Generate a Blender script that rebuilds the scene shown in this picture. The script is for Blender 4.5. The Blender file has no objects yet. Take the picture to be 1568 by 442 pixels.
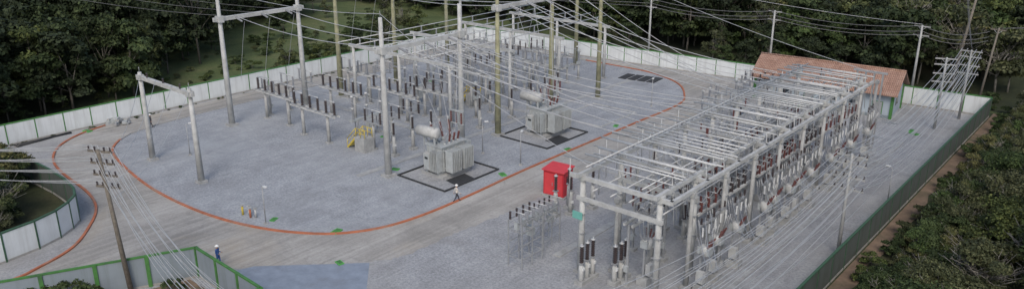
import bpy, math, random
import numpy as np
from mathutils import Vector, Matrix
R=random.Random(7)
sc=bpy.context.scene
COL=sc.collection

# ---------------------------------------------------------------- materials
def newmat(name):
    m=bpy.data.materials.new(name); m.use_nodes=True
    nt=m.node_tree; b=nt.nodes['Principled BSDF']
    return m,nt,b
def N(nt,t,**k):
    n=nt.nodes.new(t)
    for a,v in k.items(): setattr(n,a,v)
    return n
def ramp(nt,fac,stops):
    r=N(nt,'ShaderNodeValToRGB'); e=r.color_ramp.elements
    e[0].position=stops[0][0]; e[0].color=(*stops[0][1],1)
    e[1].position=stops[-1][0]; e[1].color=(*stops[-1][1],1)
    for p,c in stops[1:-1]:
        x=e.new(p); x.color=(*c,1)
    nt.links.new(fac,r.inputs[0]); return r.outputs[0]
def noise(nt,vec,scale,detail=4,rough=.55,dist=0):
    n=N(nt,'ShaderNodeTexNoise'); n.inputs['Scale'].default_value=scale
    n.inputs['Detail'].default_value=detail; n.inputs['Roughness'].default_value=rough
    n.inputs['Distortion'].default_value=dist
    nt.links.new(vec,n.inputs['Vector']); return n.outputs['Fac']
def mixc(nt,a,b,fac,mode='MIX'):
    m=N(nt,'ShaderNodeMix',data_type='RGBA',blend_type=mode)
    for s,v in ((m.inputs[0],fac),(m.inputs[6],a),(m.inputs[7],b)):
        if isinstance(v,(int,float)): s.default_value=v
        elif isinstance(v,tuple): s.default_value=(*v,1)
        else: nt.links.new(v,s)
    return m.outputs[2]
def pos(nt):
    return N(nt,'ShaderNodeNewGeometry').outputs['Position']
def bump(nt,b,h,strength=.3,dist=.05):
    n=N(nt,'ShaderNodeBump'); n.inputs['Strength'].default_value=strength; n.inputs['Distance'].default_value=dist
    nt.links.new(h,n.inputs['Height']); nt.links.new(n.outputs[0],b.inputs['Normal'])
def simple(name,c,rough=.6,metal=0,var=.25,scale=3.0,dirt=None):
    m,nt,b=newmat(name); p=pos(nt)
    f=noise(nt,p,scale,5,.65)
    lo=tuple(x*(1-var) for x in c); hi=tuple(min(1,x*(1+var)) for x in c)
    col=ramp(nt,f,[(.3,lo),(.7,hi)])
    if dirt:
        f2=noise(nt,p,scale*.35,6,.7,.4)
        msk=ramp(nt,f2,[(.5,(0,0,0)),(.72,(1,1,1))])
        col=mixc(nt,col,dirt,msk)
    nt.links.new(col,b.inputs['Base Color'])
    b.inputs['Roughness'].default_value=rough; b.inputs['Metallic'].default_value=metal
    return m
def wallmat(name,c,stain,amount=.6):
    m,nt,b=newmat(name); p=pos(nt)
    col=ramp(nt,noise(nt,p,.5,4,.6),[(.3,tuple(x*.92 for x in c)),(.7,tuple(x*1.05 for x in c))])
    mp=N(nt,'ShaderNodeMapping'); mp.inputs['Scale'].default_value=(1.5,1.5,.12); nt.links.new(p,mp.inputs[0])
    st=ramp(nt,noise(nt,mp.outputs[0],1.2,5,.7,.3),[(.48,(0,0,0)),(.75,(amount,)*3)])
    col=mixc(nt,col,stain,st)
    sp=N(nt,'ShaderNodeSeparateXYZ'); nt.links.new(p,sp.inputs[0])
    low=N(nt,'ShaderNodeMapRange'); low.inputs[1].default_value=.0; low.inputs[2].default_value=.7; low.inputs[3].default_value=.75; low.inputs[4].default_value=0
    nt.links.new(sp.outputs[2],low.inputs[0])
    mul=N(nt,'ShaderNodeMath',operation='MULTIPLY'); nt.links.new(low.outputs[0],mul.inputs[0]); nt.links.new(noise(nt,p,.8,5,.7),mul.inputs[1])
    col=mixc(nt,col,stain,mul.outputs[0])
    nt.links.new(col,b.inputs['Base Color']); b.inputs['Roughness'].default_value=.88; return m
def gravel(name,lo,mid,hi,patch,damp,pscale=.05):
    m,nt,b=newmat(name); p=pos(nt)
    fine=noise(nt,p,4.5,3,.85)
    c=ramp(nt,fine,[(.3,lo),(.5,mid),(.72,hi)])
    big=noise(nt,p,pscale,5,.6,.5)
    c=mixc(nt,c,patch,ramp(nt,big,[(.42,(0,0,0)),(.66,(.7,.7,.7))]))
    c=mixc(nt,c,damp,ramp(nt,noise(nt,p,.085,6,.68,1.6),[(.52,(0,0,0)),(.68,(.55,.55,.55))]))
    med=noise(nt,p,.33,6,.72,.5)
    c=mixc(nt,c,ramp(nt,med,[(.3,(.80,.80,.80)),(.7,(1.13,1.13,1.13))]),1.0,'MULTIPLY')
    mp=N(nt,'ShaderNodeMapping'); mp.inputs['Scale'].default_value=(1.3,.05,1); mp.inputs['Rotation'].default_value=(0,0,.2); nt.links.new(p,mp.inputs[0])
    st=noise(nt,mp.outputs[0],1.2,3,.6,.9)
    c=mixc(nt,c,ramp(nt,st,[(.35,(.93,.93,.93)),(.65,(1.05,1.05,1.04))]),1.0,'MULTIPLY')
    nt.links.new(c,b.inputs['Base Color']); b.inputs['Roughness'].default_value=.95
    bump(nt,b,fine,.5,.06); return m
M={}
M['gravel']=gravel('gravel_mat',(.19,.205,.225),(.315,.332,.357),(.45,.465,.487),(.36,.375,.39),(.235,.245,.265))
M['gravel2']=gravel('gravel_mat_b',(.195,.203,.215),(.32,.33,.347),(.45,.457,.467),(.36,.355,.345),(.25,.245,.24))
m,nt,b=newmat('road_mat'); p=pos(nt)
c=ramp(nt,noise(nt,p,.13,6,.7,.8),[(.3,(.275,.265,.245)),(.5,(.365,.352,.33)),(.7,(.455,.443,.42))])
c=mixc(nt,c,ramp(nt,noise(nt,p,4,4,.8),[(.3,(.82,.82,.82)),(.7,(1.1,1.1,1.1))]),1.0,'MULTIPLY')
c=mixc(nt,c,(.235,.23,.22),ramp(nt,noise(nt,p,.3,6,.75,1.5),[(.54,(0,0,0)),(.7,(.65,.65,.65))]))
c=mixc(nt,c,(.40,.345,.27),ramp(nt,noise(nt,p,.07,5,.7,1.0),[(.52,(0,0,0)),(.68,(.5,.5,.5))]))
mp=N(nt,'ShaderNodeMapping'); mp.inputs['Scale'].default_value=(1.6,.03,1); nt.links.new(p,mp.inputs[0])
c=mixc(nt,c,ramp(nt,noise(nt,mp.outputs[0],1.0,4,.6,.5),[(.35,(.82,.82,.82)),(.65,(1.08,1.08,1.07))]),1.0,'MULTIPLY')
nt.links.new(c,b.inputs['Base Color']); b.inputs['Roughness'].default_value=.92; M['road']=m
M['slab']=simple('paving_mat',(.23,.27,.33),.85,0,.15,1.2,(.19,.21,.245))
m,nt,b=newmat('earth_mat'); p=pos(nt)
c=ramp(nt,noise(nt,p,.06,6,.65,.4),[(.35,(.022,.030,.013)),(.5,(.038,.048,.02)),(.68,(.065,.062,.032))])
c=mixc(nt,c,ramp(nt,noise(nt,p,1.6,5,.8),[(.3,(.6,.6,.6)),(.7,(1.35,1.35,1.3))]),1.0,'MULTIPLY')
nt.links.new(c,b.inputs['Base Color']); b.inputs['Roughness'].default_value=1; M['earth']=m
m,nt,b=newmat('grass_mat'); p=pos(nt)
c=ramp(nt,noise(nt,p,.12,6,.7,.6),[(.3,(.045,.07,.022)),(.5,(.085,.115,.04)),(.7,(.14,.145,.065))])
c=mixc(nt,c,ramp(nt,noise(nt,p,2.5,5,.8),[(.3,(.6,.6,.6)),(.7,(1.35,1.35,1.3))]),1.0,'MULTIPLY')
nt.links.new(c,b.inputs['Base Color']); b.inputs['Roughness'].default_value=1; M['grass']=m
M['dirt']=simple('dirt_mat',(.19,.135,.095),.95,0,.3,.8,(.08,.08,.045))
M['conc']=simple('concrete_mat',(.36,.365,.36),.8,0,.22,1.6,(.25,.25,.24))
M['concL']=simple('light_concrete_mat',(.46,.465,.455),.75,0,.2,1.2,(.31,.31,.295))
M['moss']=simple('mossy_concrete_mat',(.29,.285,.18),.9,0,.35,1.4,(.22,.225,.195))
M['white']=wallmat('whitewash_mat',(.68,.71,.72),(.44,.45,.44),.65)
M['wpanel']=wallmat('wall_panel_mat',(.23,.27,.305),(.14,.17,.16),.6)
M['dpanel']=wallmat('mossy_wall_mat',(.085,.10,.09),(.04,.05,.035),.8)
M['wpaint']=simple('white_paint_mat',(.66,.67,.66),.6,0,.08,2)
M['green']=simple('green_paint_mat',(.065,.20,.05),.65,0,.2,2,(.05,.11,.05))
M['dgreen']=simple('green_frame_mat',(.045,.105,.06),.65,0,.2,2)
M['bgreen']=simple('bright_green_mat',(.09,.35,.08),.7,0,.25,3)
M['orange']=simple('orange_paint_mat',(.42,.145,.075),.85,0,.25,1.0,(.31,.22,.17))
M['kerb']=simple('kerb_mat',(.33,.32,.30),.9,0,.2,1.5)
M['dark']=simple('dark_trim_mat',(.035,.037,.04),.8,0,.3,3)
M['steel']=simple('galvanised_mat',(.35,.36,.37),.5,.2,.18,3,(.25,.25,.25))
M['alu']=simple('aluminium_mat',(.52,.53,.53),.5,.2,.14,2,(.38,.385,.39))
M['wire']=simple('wire_mat',(.48,.49,.50),.5,.3,.1,2)
M['dwire']=simple('dark_wire_mat',(.16,.16,.16),.6,.2,.1,2)
M['tgrey']=simple('transformer_paint_mat',(.39,.415,.42),.5,0,.12,2,(.28,.29,.29))
M['insd']=simple('dark_insulator_mat',(.055,.042,.042),.3,0,.3,4)
M['insr']=simple('brown_insulator_mat',(.14,.048,.042),.35,0,.3,4)
M['insg']=simple('grey_insulator_mat',(.27,.28,.30),.4,0,.2,4)
M['red']=simple('red_paint_mat',(.50,.028,.04),.55,0,.12,2,(.36,.03,.035))
M['redL']=simple('red_roof_mat',(.60,.05,.06),.55,0,.1,2)
M['yellow']=simple('yellow_paint_mat',(.58,.45,.07),.6,0,.15,2)
M['teal']=simple('teal_paint_mat',(.15,.40,.35),.6,0,.1,2)
M['wood']=simple('weathered_wood_mat',(.17,.15,.125),.9,0,.3,5)
M['glass']=simple('window_glass_mat',(.03,.04,.05),.15,0,.2,2)
M['hwall']=wallmat('house_wall_mat',(.38,.44,.49),(.28,.31,.34),.5)
M['skin']=simple('skin_mat',(.36,.2,.13),.6,0,.1,9)
M['shirtw']=simple('pale_shirt_mat',(.55,.52,.48),.9,0,.15,9)
M['trouser']=simple('dark_trousers_mat',(.045,.045,.055),.9,0,.2,9)
M['blue']=simple('blue_overall_mat',(.04,.10,.28),.9,0,.2,9)
M['boot']=simple('boot_mat',(.03,.025,.02),.7,0,.2,9)
M['helmet']=simple('helmet_mat',(.8,.8,.78),.4,0,.05,9)
M['bark']=simple('bark_mat',(.11,.10,.085),.95,0,.35,3)
M['barkL']=simple('pale_bark_mat',(.25,.235,.205),.95,0,.3,3)
m,nt,b=newmat('roof_tile_mat')
tc=N(nt,'ShaderNodeTexCoord').outputs['Object']
w=N(nt,'ShaderNodeTexWave',wave_type='BANDS',bands_direction='X'); w.inputs['Scale'].default_value=1.4; nt.links.new(tc,w.inputs[0])
w2=N(nt,'ShaderNodeTexWave',wave_type='BANDS',bands_direction='Y'); w2.inputs['Scale'].default_value=.9; w2.inputs['Distortion'].default_value=.6; nt.links.new(tc,w2.inputs[0])
c=ramp(nt,noise(nt,tc,.9,6,.8,.5),[(.3,(.22,.125,.09)),(.5,(.35,.21,.155)),(.7,(.44,.30,.235))])
c=mixc(nt,c,ramp(nt,w.outputs['Fac'],[(0,(.6,.6,.6)),(.5,(1.05,1.05,1.05))]),.8,'MULTIPLY')
c=mixc(nt,c,ramp(nt,w2.outputs['Fac'],[(0,(.7,.7,.7)),(.3,(1.05,1.05,1.05))]),.6,'MULTIPLY')
nt.links.new(c,b.inputs['Base Color']); b.inputs['Roughness'].default_value=.9
bump(nt,b,w.outputs['Fac'],.6,.08); M['tile']=m
def leafmat(name,cols,tint):
    m,nt,b=newmat(name)
    g=N(nt,'ShaderNodeNewGeometry'); oi=N(nt,'ShaderNodeObjectInfo')
    c=ramp(nt,g.outputs['Random Per Island'],[(0,cols[0]),(.55,cols[1]),(1,cols[2])])
    tc=N(nt,'ShaderNodeTexCoord').outputs['Object']
    f=noise(nt,tc,.55,3,.6)
    c=mixc(nt,c,ramp(nt,f,[(.35,(.55,.57,.55)),(.65,(1.3,1.28,1.2))]),1.0,'MULTIPLY')
    c=mixc(nt,c,ramp(nt,oi.outputs['Random'],tint),1.0,'MULTIPLY')
    nt.links.new(c,b.inputs['Base Color']); b.inputs['Roughness'].default_value=.75
    b.inputs['Specular IOR Level'].default_value=.25
    return m
TI=[(0,(.6,.66,.58)),(.4,(1,1,1)),(.75,(1.05,1.15,.9)),(1,(1.45,1.25,1.0))]
M['leafA']=leafmat('dark_leaf_mat',[(.016,.024,.013),(.030,.043,.021),(.053,.069,.034)],TI)
M['leafB']=leafmat('green_leaf_mat',[(.025,.040,.017),(.05,.074,.029),(.085,.112,.046)],TI)
M['leafC']=leafmat('dry_leaf_mat',[(.040,.048,.025),(.075,.085,.042),(.125,.128,.068)],TI)

# ---------------------------------------------------------------- mesh builder
class MB:
    def __init__(s): s.v=[];s.f=[];s.m=[];s.sm=[];s.mats=[]
    def mi(s,k):
        if k not in s.mats: s.mats.append(k)
        return s.mats.index(k)
    def box(s,c,d,mat,rz=0,ax=None):
        i=len(s.v); hx,hy,hz=d[0]/2,d[1]/2,d[2]/2; cr,sr=math.cos(rz),math.sin(rz)
        for z in(-hz,hz):
            for x,y in((-hx,-hy),(hx,-hy),(hx,hy),(-hx,hy)):
                s.v.append((c[0]+x*cr-y*sr,c[1]+x*sr+y*cr,c[2]+z))
        for q in((0,3,2,1),(4,5,6,7),(0,1,5,4),(1,2,6,5),(2,3,7,6),(3,0,4,7)):
            s.f.append(tuple(i+a for a in q)); s.m.append(s.mi(mat)); s.sm.append(False)
    def lathe(s,p0,d,prof,mat,n=8,smooth=True,cap=True):
        p0=Vector(p0); d=Vector(d).normalized()
        a=d.orthogonal().normalized(); b=d.cross(a); i=len(s.v); k=s.mi(mat)
        for t,r in prof:
            for j in range(n):
                an=2*math.pi*(j+.5)/n; s.v.append(tuple(p0+d*t+(a*math.cos(an)+b*math.sin(an))*r))
        for q in range(len(prof)-1):
            for j in range(n):
                j2=(j+1)%n
                s.f.append((i+q*n+j,i+q*n+j2,i+(q+1)*n+j2,i+(q+1)*n+j)); s.m.append(k); s.sm.append(smooth)
        if cap:
            s.f.append(tuple(i+j for j in reversed(range(n)))); s.m.append(k); s.sm.append(False)
            s.f.append(tuple(i+(len(prof)-1)*n+j for j in range(n))); s.m.append(k); s.sm.append(False)
    def cyl(s,p0,p1,r,mat,r1=None,n=8,smooth=True):
        d=Vector(p1)-Vector(p0); s.lathe(p0,d,[(0,r),(d.length,r if r1 is None else r1)],mat,n,smooth)
    def ins(s,p0,h,r,mat,d=(0,0,1),ribs=6,n=8):
        pr=[(0,r*.6)]
        for j in range(ribs):
            z=h*(j+.3)/ribs; pr+=[(z,r*.55),(z+h/ribs*.12,r),(z+h/ribs*.3,r*.95),(z+h/ribs*.45,r*.55)]
        pr.append((h,r*.6)); s.lathe(p0,d,pr,mat,n,False)
    def beam(s,p0,p1,w,h,mat):
        p0=Vector(p0);p1=Vector(p1);d=(p1-p0).normalized(); a=d.cross(Vector((0,0,1)))
        if a.length<.01: a=Vector((1,0,0))
        a.normalize(); b=a.cross(d); i=len(s.v)
        for p in(p0,p1):
            for x,y in((-1,-1),(1,-1),(1,1),(-1,1)): s.v.append(tuple(p+a*x*w/2+b*y*h/2))
        for q in((0,3,2,1),(4,5,6,7),(0,1,5,4),(1,2,6,5),(2,3,7,6),(3,0,4,7)):
            s.f.append(tuple(i+a_ for a_ in q)); s.m.append(s.mi(mat)); s.sm.append(False)
    def wire(s,p0,p1,sag,r,mat,seg=12):
        p0=Vector(p0);p1=Vector(p1);i=len(s.v);k=s.mi(mat);n=4
        d=(p1-p0); a=Vector((-d.y,d.x,0)).normalized() if abs(d.x)+abs(d.y)>.01 else Vector((1,0,0)); b=d.cross(a).normalized()
        for q in range(seg+1):
            t=q/seg; c=p0.lerp(p1,t)-Vector((0,0,sag*4*t*(1-t)))
            for j in range(n):
                an=math.pi/2*j; s.v.append(tuple(c+(a*math.cos(an)+b*math.sin(an))*r))
        for q in range(seg):
            for j in range(n):
                j2=(j+1)%n; s.f.append((i+q*n+j,i+q*n+j2,i+(q+1)*n+j2,i+(q+1)*n+j)); s.m.append(k); s.sm.append(True)
    def poly(s,pts,mat):
        i=len(s.v); s.v+=[tuple(p) for p in pts]; s.f.append(tuple(range(i,i+len(pts)))); s.m.append(s.mi(mat)); s.sm.append(False)
    def mesh(s,name):
        me=bpy.data.meshes.new(name); me.from_pydata(s.v,[],s.f)
        for k in s.mats: me.materials.append(M[k])
        me.polygons.foreach_set('material_index',s.m); me.polygons.foreach_set('use_smooth',s.sm)
        me.validate(); me.update(); return me
def place(name,me,loc=(0,0,0),rz=0,sc_=1,parent=None,rot=None):
    if isinstance(me,MB): me=me.mesh(name)
    o=bpy.data.objects.new(name,me); o.location=loc; o.rotation_euler=rot or (0,0,rz)
    o.scale=(sc_,)*3 if not isinstance(sc_,tuple) else sc_
    COL.objects.link(o)
    if parent: o.parent=parent
    return o
def empty(name):
    o=bpy.data.objects.new(name,None); COL.objects.link(o); return o
def smooth(pts,k=6,closed=False):
    out=[];n=len(pts)
    rng=range(n if closed else n-1)
    for i in rng:
        g=lambda j: pts[j%n] if closed else pts[max(0,min(n-1,j))]
        a,b_,c,d=g(i-1),g(i),g(i+1),g(i+2)
        for q in range(k):
            t=q/k
            out.append(tuple(.5*((2*b_[j])+(-a[j]+c[j])*t+(2*a[j]-5*b_[j]+4*c[j]-d[j])*t*t+(-a[j]+3*b_[j]-3*c[j]+d[j])*t**3) for j in(0,1)))
    if not closed: out.append(pts[-1])
    return out
def sheet(name,pts,z,mat):
    mb=MB(); mb.poly([(x,y,z) for x,y in pts],mat); return place(name,mb)
def sweep(name,pts,w,h,mat,z0=0,closed=False):
    mb=MB(); n=len(pts); k=mb.mi(mat); P=[Vector(p) for p in pts]
    for i in range(n):
        if closed: d=P[(i+1)%n]-P[i-1]
        else: d=P[min(n-1,i+1)]-P[max(0,i-1)]
        a=Vector((-d.y,d.x)).normalized()*w/2
        for q,z in((a,z0),(a,z0+h),(-a,z0+h),(-a,z0)): mb.v.append((P[i].x+q.x,P[i].y+q.y,z))
    for i in range(n if closed else n-1):
        j=(i+1)%n
        for q in(0,1,2,3):
            q2=(q+1)%4; mb.f.append((i*4+q,j*4+q,j*4+q2,i*4+q2)); mb.m.append(k); mb.sm.append(False)
    if not closed:
        mb.f+=[(0,1,2,3),((n-1)*4+3,(n-1)*4+2,(n-1)*4+1,(n-1)*4)]; mb.m+=[k,k]; mb.sm+=[False]*2
    return place(name,mb)

# ---------------------------------------------------------------- ground
mb=MB()
S=2500
def terr(x,y):
    r=math.hypot(x+50,y-60)
    return -.06+ (0 if r<230 else min(90,(r-230)*.09)*(.8+.2*math.sin(x*.006+y*.004)))
gx=sorted(set(list(range(-800,801,40))+[-S,-1500,1500,S])); gi={}
for a,x in enumerate(gx):
    for b_,y in enumerate(gx): gi[a,b_]=len(mb.v); mb.v.append((x,y,terr(x,y)))
for a in range(len(gx)-1):
    for b_ in range(len(gx)-1):
        mb.f.append((gi[a,b_],gi[a+1,b_],gi[a+1,b_+1],gi[a,b_+1])); mb.m.append(mb.mi('earth')); mb.sm.append(True)
place('ground',mb)
sheet('grass_field',smooth([(-103,48),(-118,46),(-140,60),(-165,90),(-150,125),(-120,128),(-90,122),(-62,118),(-40,119),(-22,117),(-19,116),(-100,109)],5,True),-.03,'grass')
site=[(-68.2,5),(-69,20),(-71,23.5),(-74,25.2),(-81,25.7),(-90,25),(-100,25),(-100,106.5),(-19,114),(-16.5,113.8),(-16.5,5)]
sheet('gravel_ground',site,0,'gravel2')
road=smooth([(-64.7,15.6),(-65.4,18.6),(-67,21.8),(-70,24.4),(-73.8,26.7),(-78.5,27.9),(-86.1,28.5),(-91,29.5),(-95.1,31.7),(-97.8,34.9),(-99,38.7),(-99.3,45)],5)
road_o=[(-64.5,5)]+road+[(-99.3,104.5),(-88,106.5),(-60,109.3),(-50,109.8)]+smooth([(-47.5,108.5),(-45.6,105),(-45.2,95),(-45.5,86),(-45.2,78),(-45.1,68),(-44.1,58),(-43.9,52),(-44.5,45),(-44.8,39.1),(-47,35.4),(-52.3,30.1),(-54.6,26.6)],14)+[(-60.5,13),(-61,5)]
sheet('road',[(x+R.uniform(-.2,.2),y+R.uniform(-.2,.2)) for x,y in road_o],.006,'road')
inner_o=smooth([(-93.6,39.2),(-91.4,36.6),(-87.8,34.6),(-79.4,33.0),(-72.1,32.4),(-64.4,32.8),(-58.3,34.3),(-53.9,36.6),(-51.5,39),(-50,42.2),(-49.4,46.5),(-49.4,52),(-49.7,60),(-49.7,70),(-49.6,82),(-49.6,93.2),(-51.5,98.1),(-54.7,102.4),(-58.9,105),(-63.8,106.3),(-74.3,106.4)],6)
inner_l=smooth([(-74.3,106.4),(-87.2,105.3),(-92.5,103.8),(-94.6,101),(-94.9,92),(-94.7,81.8),(-95.2,58.4),(-94.8,44.9),(-93.6,39.2)],6)
sheet('gravel_yard',(inner_o+inner_l[1:-1]),.014,'gravel')
sweep('orange_kerb',inner_o[4:],.22,.14,'orange')
sweep('concrete_kerb',inner_l+inner_o[1:5],.2,.10,'kerb')
sweep('orange_kerb',smooth([(-64.5,5),(-64.7,15.6),(-65.4,18.6),(-67,21.8),(-70,24.4),(-73.8,26.7),(-78.5,27.9),(-86.1,28.5),(-91,29.5),(-95.1,31.7),(-97.8,34.9),(-99.2,38.7)],6),.22,.14,'orange')
sheet('paved_apron',[(-52.6,29.9),(-46,36.3),(-36,27),(-36,5),(-45,5),(-45.3,25.5),(-53.8,26.2)],.010,'slab')
sheet('bare_soil',[(-60,8),(-54.5,25.5),(-45.6,25.5),(-45.6,5),(-59,5)],.012,'dirt')
dt=[(-16.3,20),(-16.3,116)]+[(-14.9+R.uniform(-.45,.35),116-k*3.2) for k in range(31)]
sheet('dirt_track',dt,-.02,'dirt')

# ---------------------------------------------------------------- walls
def wall(name,pts,h,panel,frame,step=3.0,pw=.2,base=True):
    mb=MB()
    for i in range(len(pts)-1):
        a=Vector(pts[i]);b_=Vector(pts[i+1]);d=b_-a;L=d.length;rz=math.atan2(d.y,d.x);n=max(1,round(L/step))
        for k in range(n):
            p=a+d*((k+.5)/n); 
            mb.box((p.x,p.y,h/2-.05),(L/n-.02,.12,h+.1+R.uniform(-.02,.02)),panel,rz+R.uniform(-.004,.004))
            q=a+d*(k/n); mb.box((q.x,q.y,h/2+.03),(pw,pw+.04,h+.10),frame,rz)
        p=(a+b_)/2; mb.box((p.x,p.y,h+.045),(L+.06,.19,.13),frame,rz)
        if base: mb.box((p.x,p.y,.09),(L+.04,.17,.2),'kerb',rz)
    q=pts[-1]; mb.box((q[0],q[1],h/2+.03),(pw,pw+.04,h+.10),frame)
    place(name,mb)
wall('white_perimeter_wall',[(-100,25),(-100,106.5)],2.5,'white','green',3.1,.12)
wall('white_perimeter_wall',[(-100,106.5),(-43.8,111.7)],2.5,'white','green',3.1,.12)
wall('white_perimeter_wall',[(-43.8,111.7),(-16.5,113.9)],2.5,'white','green',3.1,.12)
cw=smooth([(-68,5),(-68.2,14),(-69,20),(-71,23.5),(-74,25.2),(-81,25.7),(-90,25.2),(-100,25)],2)
wall('white_perimeter_wall',cw[:9],2.5,'white','dgreen',2.6,.14)
wall('mossy_perimeter_wall',cw[8:],2.5,'dpanel','dgreen',2.6,.14)
wall('mossy_perimeter_wall',[(-16.5,113.9),(-16.5,30)],2.4,'dpanel','dgreen',3.0,.14)
wall('green_framed_wall',[(-62.5,5),(-60.2,13.5),(-54.3,26.2)],2.5,'wpanel','green',3.4,.28)
wall('green_framed_wall',[(-54.3,26.2),(-45,25.9),(-45,5)],2.5,'wpanel','green',3.2,.24)

# ---------------------------------------------------------------- house
mb=MB(); W,D,H=17.6,6.2,3.3
mb.box((0,0,H/2),(W,D,H),'hwall')
for x in(-W/2,W/2):
    for y in(-D/2,D/2): mb.box((x,y,H/2-.02),(.34,.34,H),'green')
mb.box((0,-D/2-.02,.2),(W-.3,.06,.4),'wpanel')
for x in(-7.0,-4.4,1.5,4.2):
    mb.box((x,-D/2-.01,1.75),(1.3,.06,.9),'wpaint'); mb.box((x,-D/2-.03,1.75),(1.14,.06,.76),'glass')
for x in(-1.5,7.1):
    mb.box((x,-D/2-.01,1.06),(1.3,.06,2.1),'green'); mb.box((x,-D/2-.03,1.05),(1.1,.06,1.98),'steel')
mb.box((W/2+.01,0,1.7),(.06,1.4,.9),'glass')
i=len(mb.v); ov=.85; rh=5.5; e=H
k=mb.mi('tile'); kk=mb.mi('hwall')
x0,x1,y0,y1=-W/2-.6,W/2+.6,-D/2-ov,D/2+ov
th=.16
for z in(0,th):
    mb.v+=[(x0,y0,e-.2+z),(x1,y0,e-.2+z),(x1,0,rh+z),(x0,0,rh+z),(x1,y1,e-.2+z),(x0,y1,e-.2+z)]
for q in((0,3,2,1),(3,5,4,2)): mb.f.append(tuple(i+a for a in q)); mb.m.append(k); mb.sm.append(False)
for q in((6,7,8,9),(9,8,10,11),(0,1,7,6),(1,2,8,7),(2,4,10,8),(4,5,11,10),(5,3,9,11),(3,0,6,9)): mb.f.append(tuple(i+a for a in q)); mb.m.append(k); mb.sm.append(False)
mb.cyl((x0,0,rh+th),(x1,0,rh+th),.15,'tile')
i=len(mb.v)
for x in(-W/2,W/2):
    mb.v+=[(x,-D/2,H),(x,D/2,H),(x,0,rh-.05)]
for q in((0,1,2),(3,4,5)): mb.f.append(tuple(i+a for a in q)); mb.m.append(kk); mb.sm.append(False)
place('tile_roofed_control_house',mb,(-34.9,107.0,0),math.radians(5))

# red shed
mb=MB(); 
mb.box((0,0,.08),(2.3,1.9,.16),'conc'); mb.box((0,0,1.26),(2.0,1.6,2.2),'red')
i=len(mb.v); mb.v+=[(-1.12,-.95,2.36),(1.12,-.95,2.36),(1.12,.95,2.5),(-1.12,.95,2.5),(-1.12,-.95,2.44),(1.12,-.95,2.44),(1.12,.95,2.58),(-1.12,.95,2.58)]
for q in((0,3,2,1),(4,5,6,7),(0,1,5,4),(1,2,6,5),(2,3,7,6),(3,0,4,7)): mb.f.append(tuple(i+a for a in q)); mb.m.append(mb.mi('redL')); mb.sm.append(False)
mb.box((-.45,-.81,1.2),(.84,.05,1.9),'redL'); mb.box((.45,-.81,1.2),(.84,.05,1.9),'redL')
mb.box((-.08,-.85,1.2),(.04,.05,.3),'steel'); mb.box((1.01,0,1.5),(.04,.6,.5),'dark'); mb.box((1.02,0,1.9),(.04,.9,.04),'dark')
place('red_equipment_shed',mb,(-43.1,57.6,0),.12,1.12)

# ---------------------------------------------------------------- poles & gantries
def pole(h,r0,r1,mat,rungs=True):
    mb=MB(); mb.lathe((0,0,-.05),(0,0,1),[(0,r0),(h*.5,(r0+r1)/2),(h,r1),(h+.08,r1*.8)],mat,10)
    if rungs:
        for k in range(int(h/.9)): mb.box((0,0,1.5+k*.85),(r0*2.3,.06,.06),mat)
    mb.box((0,0,.05),(r0*3.2,r0*3.2,.3),'conc')
    return mb
def gantry(L,h,hb,mat,beam='concL'):
    mb=MB()
    for y in(0,L):
        mb.lathe((0,y,-.05),(0,0,1),[(0,.39),(h*.5,.3),(h,.2)],mat,10)
        mb.box((0,y,.1),(1.15,1.15,.35),'conc')
        for k in range(int(h/1.1)): mb.box((0,y,1.5+k*1.05),(.8-.34*k*1.1/h,.06,.06),mat)
        mb.box((0,y,hb),(.85,.7,.75),beam); mb.cyl((0,y,h),(0,y,h+.6),.03,'steel')
    mb.box((0,L/2,hb),(.42,L+1.6,.46),beam)
    for k in range(3):
        y=L*(.18+.32*k)
        for sx in(-1,1):
            mb.ins((sx*.25,y,hb),1.4,.13,'insg',(sx,0,-.25),8,6)
    return mb
gA=gantry(11,16.5,13.2,'concL').mesh('portal_gantry')
gM=gantry(10.2,17.5,15.2,'moss','concL').mesh('portal_gantry')
place('portal_gantry',gA,(-87.3,49,0)); place('portal_gantry',gA,(-59.4,50.1,0))
place('portal_gantry',gM,(-87.4,66,0)); place('portal_gantry',gM,(-59.6,67.5,0))
mp1=pole(17.8,.36,.2,'moss').mesh('mossy_concrete_pole')
place('mossy_concrete_pole',mp1,(-59.8,88.7,0)); place('mossy_concrete_pole',mp1,(-87.4,87,0))
place('mossy_concrete_pole',mp1,(-74,103,0)); 
mp2=pole(14,.3,.17,'concL').mesh('concrete_pole')
place('concrete_pole',mp2,(-94,97,0))
mb=MB()
mb.beam((-59.8,76,15.3),(-59.8,89.5,15.3),.38,.42,'concL'); place('gantry_crossbeam',mb)
mb=MB()
for x in(0,10.2):
    mb.lathe((x,0,-.05),(0,0,1),[(0,.34),(9.9,.2)],'concL',10); mb.box((x,0,.1),(.9,.9,.35),'conc')
    mb.box((x,0,9.3),(.68,.6,.55),'concL'); mb.cyl((x,0,9.9),(x,0,10.4),.03,'steel')
    for k in range(8): mb.box((x,0,1.4+k),(.6,.06,.06),'concL')
mb.box((5.1,0,9.3),(11.4,.36,.4),'concL')
for k in range(3): mb.ins((1.6+3.4*k,0,9.5),.5,.12,'insd',(0,0,1),3)
place('small_portal_gantry',mb,(-82.7,36.6,0))

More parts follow.
